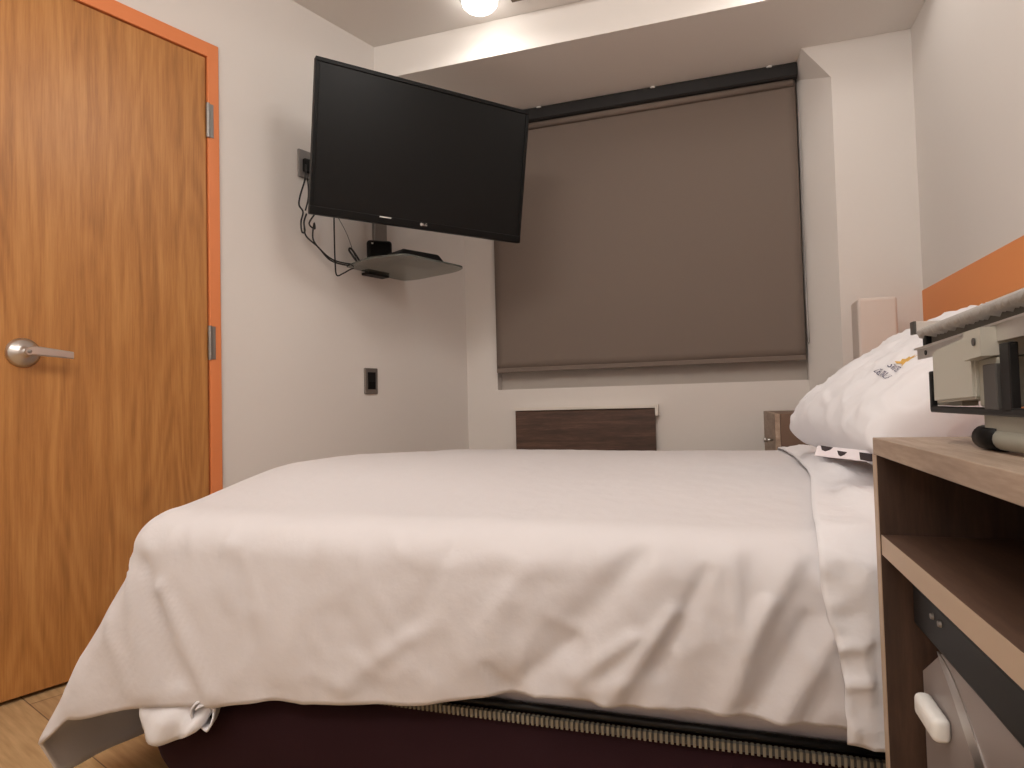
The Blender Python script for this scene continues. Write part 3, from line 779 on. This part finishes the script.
# frosted lamp on the far bedside table
lp = thing('table_lamp', 'unlit lamp with a frosted pale pink rectangular shade on the far bedside table', 'lamp', (.60, 2.86, .766))
t = bmesh.new(); lathe(t, [(.055, 0), (.055, .012), (.012, .02), (.010, .22)], (.595, 2.87, .766), (0, 0, 1), 24); obj('base', t, M_steel, lp, True)
t = bmesh.new(); box(t, .522, .660, 2.80, 2.94, .96, 1.205, bev=.012, seg=4); obj('shade', t, M_shade, lp)

# ---------------------------------------------------------------- mini fridge
fg = thing('mini_fridge', 'small fridge with a black upper band and silver grey door inside the bedside cabinet', 'fridge', (.50, .60, 0))
obj('body', B(.255, .80, .315, .872, .012, .595, bev=.006), M_black, fg)
obj('top_band', B(.206, .254, .318, .868, .552, .600, bev=.004), M_bezel, fg)
fd = bmesh.new()
prism(fd, [(.212, .862, .03), (.212, .325, .03), (.212, .325, .551), (.212, .70, .551), (.212, .79, .546), (.212, .862, .500)], (.042, 0, 0))
fdo = obj('door', fd, M_fridge, fg)
t = bmesh.new(); box(t, .194, .212, .765, .835, .462, .488, bev=.007, seg=4); obj('handle', t, M_white, fdo, True)
t = bmesh.new()
arc = [(.2105, .80 - .20 * k / 12, .545 - .085 * math.sin(k / 12 * math.pi / 2) ** 2.2) for k in range(13)]
arc2 = [(.2105, y + .004, z - .004 - .022 * math.sin(math.pi * k / 12)) for k, (x, y, z) in enumerate(arc)]
prism(t, [(x, y, z) for x, y, z in arc] + [(x, y, z) for x, y, z in arc2[::-1][1:-1]], (.0015, 0, 0)); obj('highlight_curve', t, M_chrome, fdo)  # curved highlight on the door, built as a chrome sliver
t = bmesh.new()
for yy in (.79, .765): lathe(t, [(.004, 0), (.003, .003)], (.2062, yy, .585), (-1, 0, 0), 12)
obj('screw', t, M_steel, fg)

# ---------------------------------------------------------------- folded table-top ironing board
ib = thing('ironing_board', 'folded tabletop ironing board with gathered grey cover and plastic clamp on the near cabinet', 'ironing board', (.35, .60, .768))
IX = .222
# cover with gathered hem
t = bmesh.new()
Y0, Y1 = .30, .862
nn = 150; rings = []
for i in range(nn + 1):
    y = Y0 + (Y1 - Y0) * i / nn; z = .8985 - .006 * (y - Y0) / (Y1 - Y0)
    wob = .0012 * math.sin(i * 1.9) + .0009 * math.sin(i * .83 + 1)
    sec = [(IX + .30, z + .008), (IX + .02, z + .008), (IX + .005, z + .006), (IX - .001 + wob, z + .001), (IX + .001 + wob * .5, z - .004 + wob * 1.2), (IX + .010, z - .006 + wob * 1.4), (IX + .022, z - .005), (IX + .30, z - .004)]
    rings.append([t.verts.new((a_, y, b_)) for a_, b_ in sec])
for a, b in zip(rings, rings[1:]):
    for k in range(8): t.faces.new((a[k], a[(k + 1) % 8], b[(k + 1) % 8], b[k]))
t.faces.new(rings[0]); t.faces.new(rings[-1][::-1])
obj('cover', t, M_cover, ib, True)
obj('mesh_top', B(IX + .010, IX + .29, Y0, Y1 - .014, .876, .8915), M_mesh, ib)
obj('end_cap', B(IX + .004, IX + .012, Y1 - .016, Y1 - .004, .876, .889, bev=.001), M_black, ib)
t = bmesh.new()
prism(t, [(IX, .878, .8755), (IX, .30, .886), (IX, .30, .884), (IX, .878, .8735)], (.02, 0, 0))
prism(t, [(IX + .002, .873, .8735), (IX + .002, .30, .884), (IX + .002, .30, .866), (IX + .002, .873, .862)], (.003, 0, 0))
rail = obj('rail', t, M_alu, ib)
t = bmesh.new(); lathe(t, [(.0028, 0), (.0028, .0012)], (IX + .0018, .838, .868), (-1, 0, 0), 16); obj('rivet', t, M_black, rail)
obj('cross_bar', B(IX + .001, IX + .27, .872, .886, .893, .9075, bev=.001), M_alu, ib)
t = bmesh.new(); box(t, IX - .001, IX + .002, .8715, .8865, .8925, .908, bev=.0005); obj('bar_cap', t, M_dgrey, ib)
# plastic clamp
t = bmesh.new()
prism(t, [(IX - .004, .797, .867), (IX - .004, .682, .8745), (IX - .004, .682, .815), (IX - .004, .797, .811)], (.034, 0, 0))
bmesh.ops.bevel(t, geom=t.edges[:], offset=.0025, segments=2, affect='EDGES')
t2 = []
prism(t, [(IX - .010, .683, .876), (IX - .010, .642, .8765), (IX - .010, .642, .852), (IX - .010, .683, .850)], (.036, 0, 0))
cl_ = obj('clamp', t, M_clamp, ib)
t = bmesh.new(); lathe(t, [(.0035, 0), (.0035, .001)], (IX - .0105, .655, .865), (-1, 0, 0), 16); obj('pin', t, M_dgrey, cl_)
obj('clamp_jaw', B(IX + .001, IX + .03, .642, .684, .808, .851, bev=.002), M_grey, ib)
obj('inner_plate', B(IX + .006, IX + .02, .745, .823, .808, .845), M_grey, ib)
# black folding frame
t = bmesh.new()
box(t, IX - .001, IX + .005, .816, .823, .802, .846, bev=.0015); box(t, IX - .001, IX + .005, .30, .822, .8005, .8075, bev=.0015)
box(t, IX - .001, IX + .006, .612, .631, .804, .861, bev=.001)
fr_o = obj('folding_frame', t, M_black, ib)
t = bmesh.new(); box(t, IX - .003, IX + .004, .634, .662, .806, .845, bev=.001); obj('slider', t, M_dgrey, ib)
obj('rear_rail', B(IX + .02, IX + .03, .30, .62, .81, .868), M_alu, ib)
# leg block and rubber foot
obj('leg_plate', B(IX + .006, IX + .020, .30, .690, .786, .8015), M_grey, ib)
t = bmesh.new(); tube(t, smooth_path([(IX + .012, .665, .7795), (IX + .012, .60, .7795), (IX + .012, .30, .780)]), .0098, 16); lg = obj('leg', t, M_grey, ib, True)
t = bmesh.new(); tube(t, [(IX + .012, .712, .7795), (IX + .012, .708, .7795), (IX + .012, .664, .7795)], [.008, .0112, .0112], 18); obj('rubber_foot', t, M_bezel, lg, True)
cd = obj('folded_paper', B(.235, .30, .40, .62, .7682, .7712, bev=.0008), M_white); finish(cd, 'sliver of white paper lying on the near cabinet top under the ironing board', 'paper')
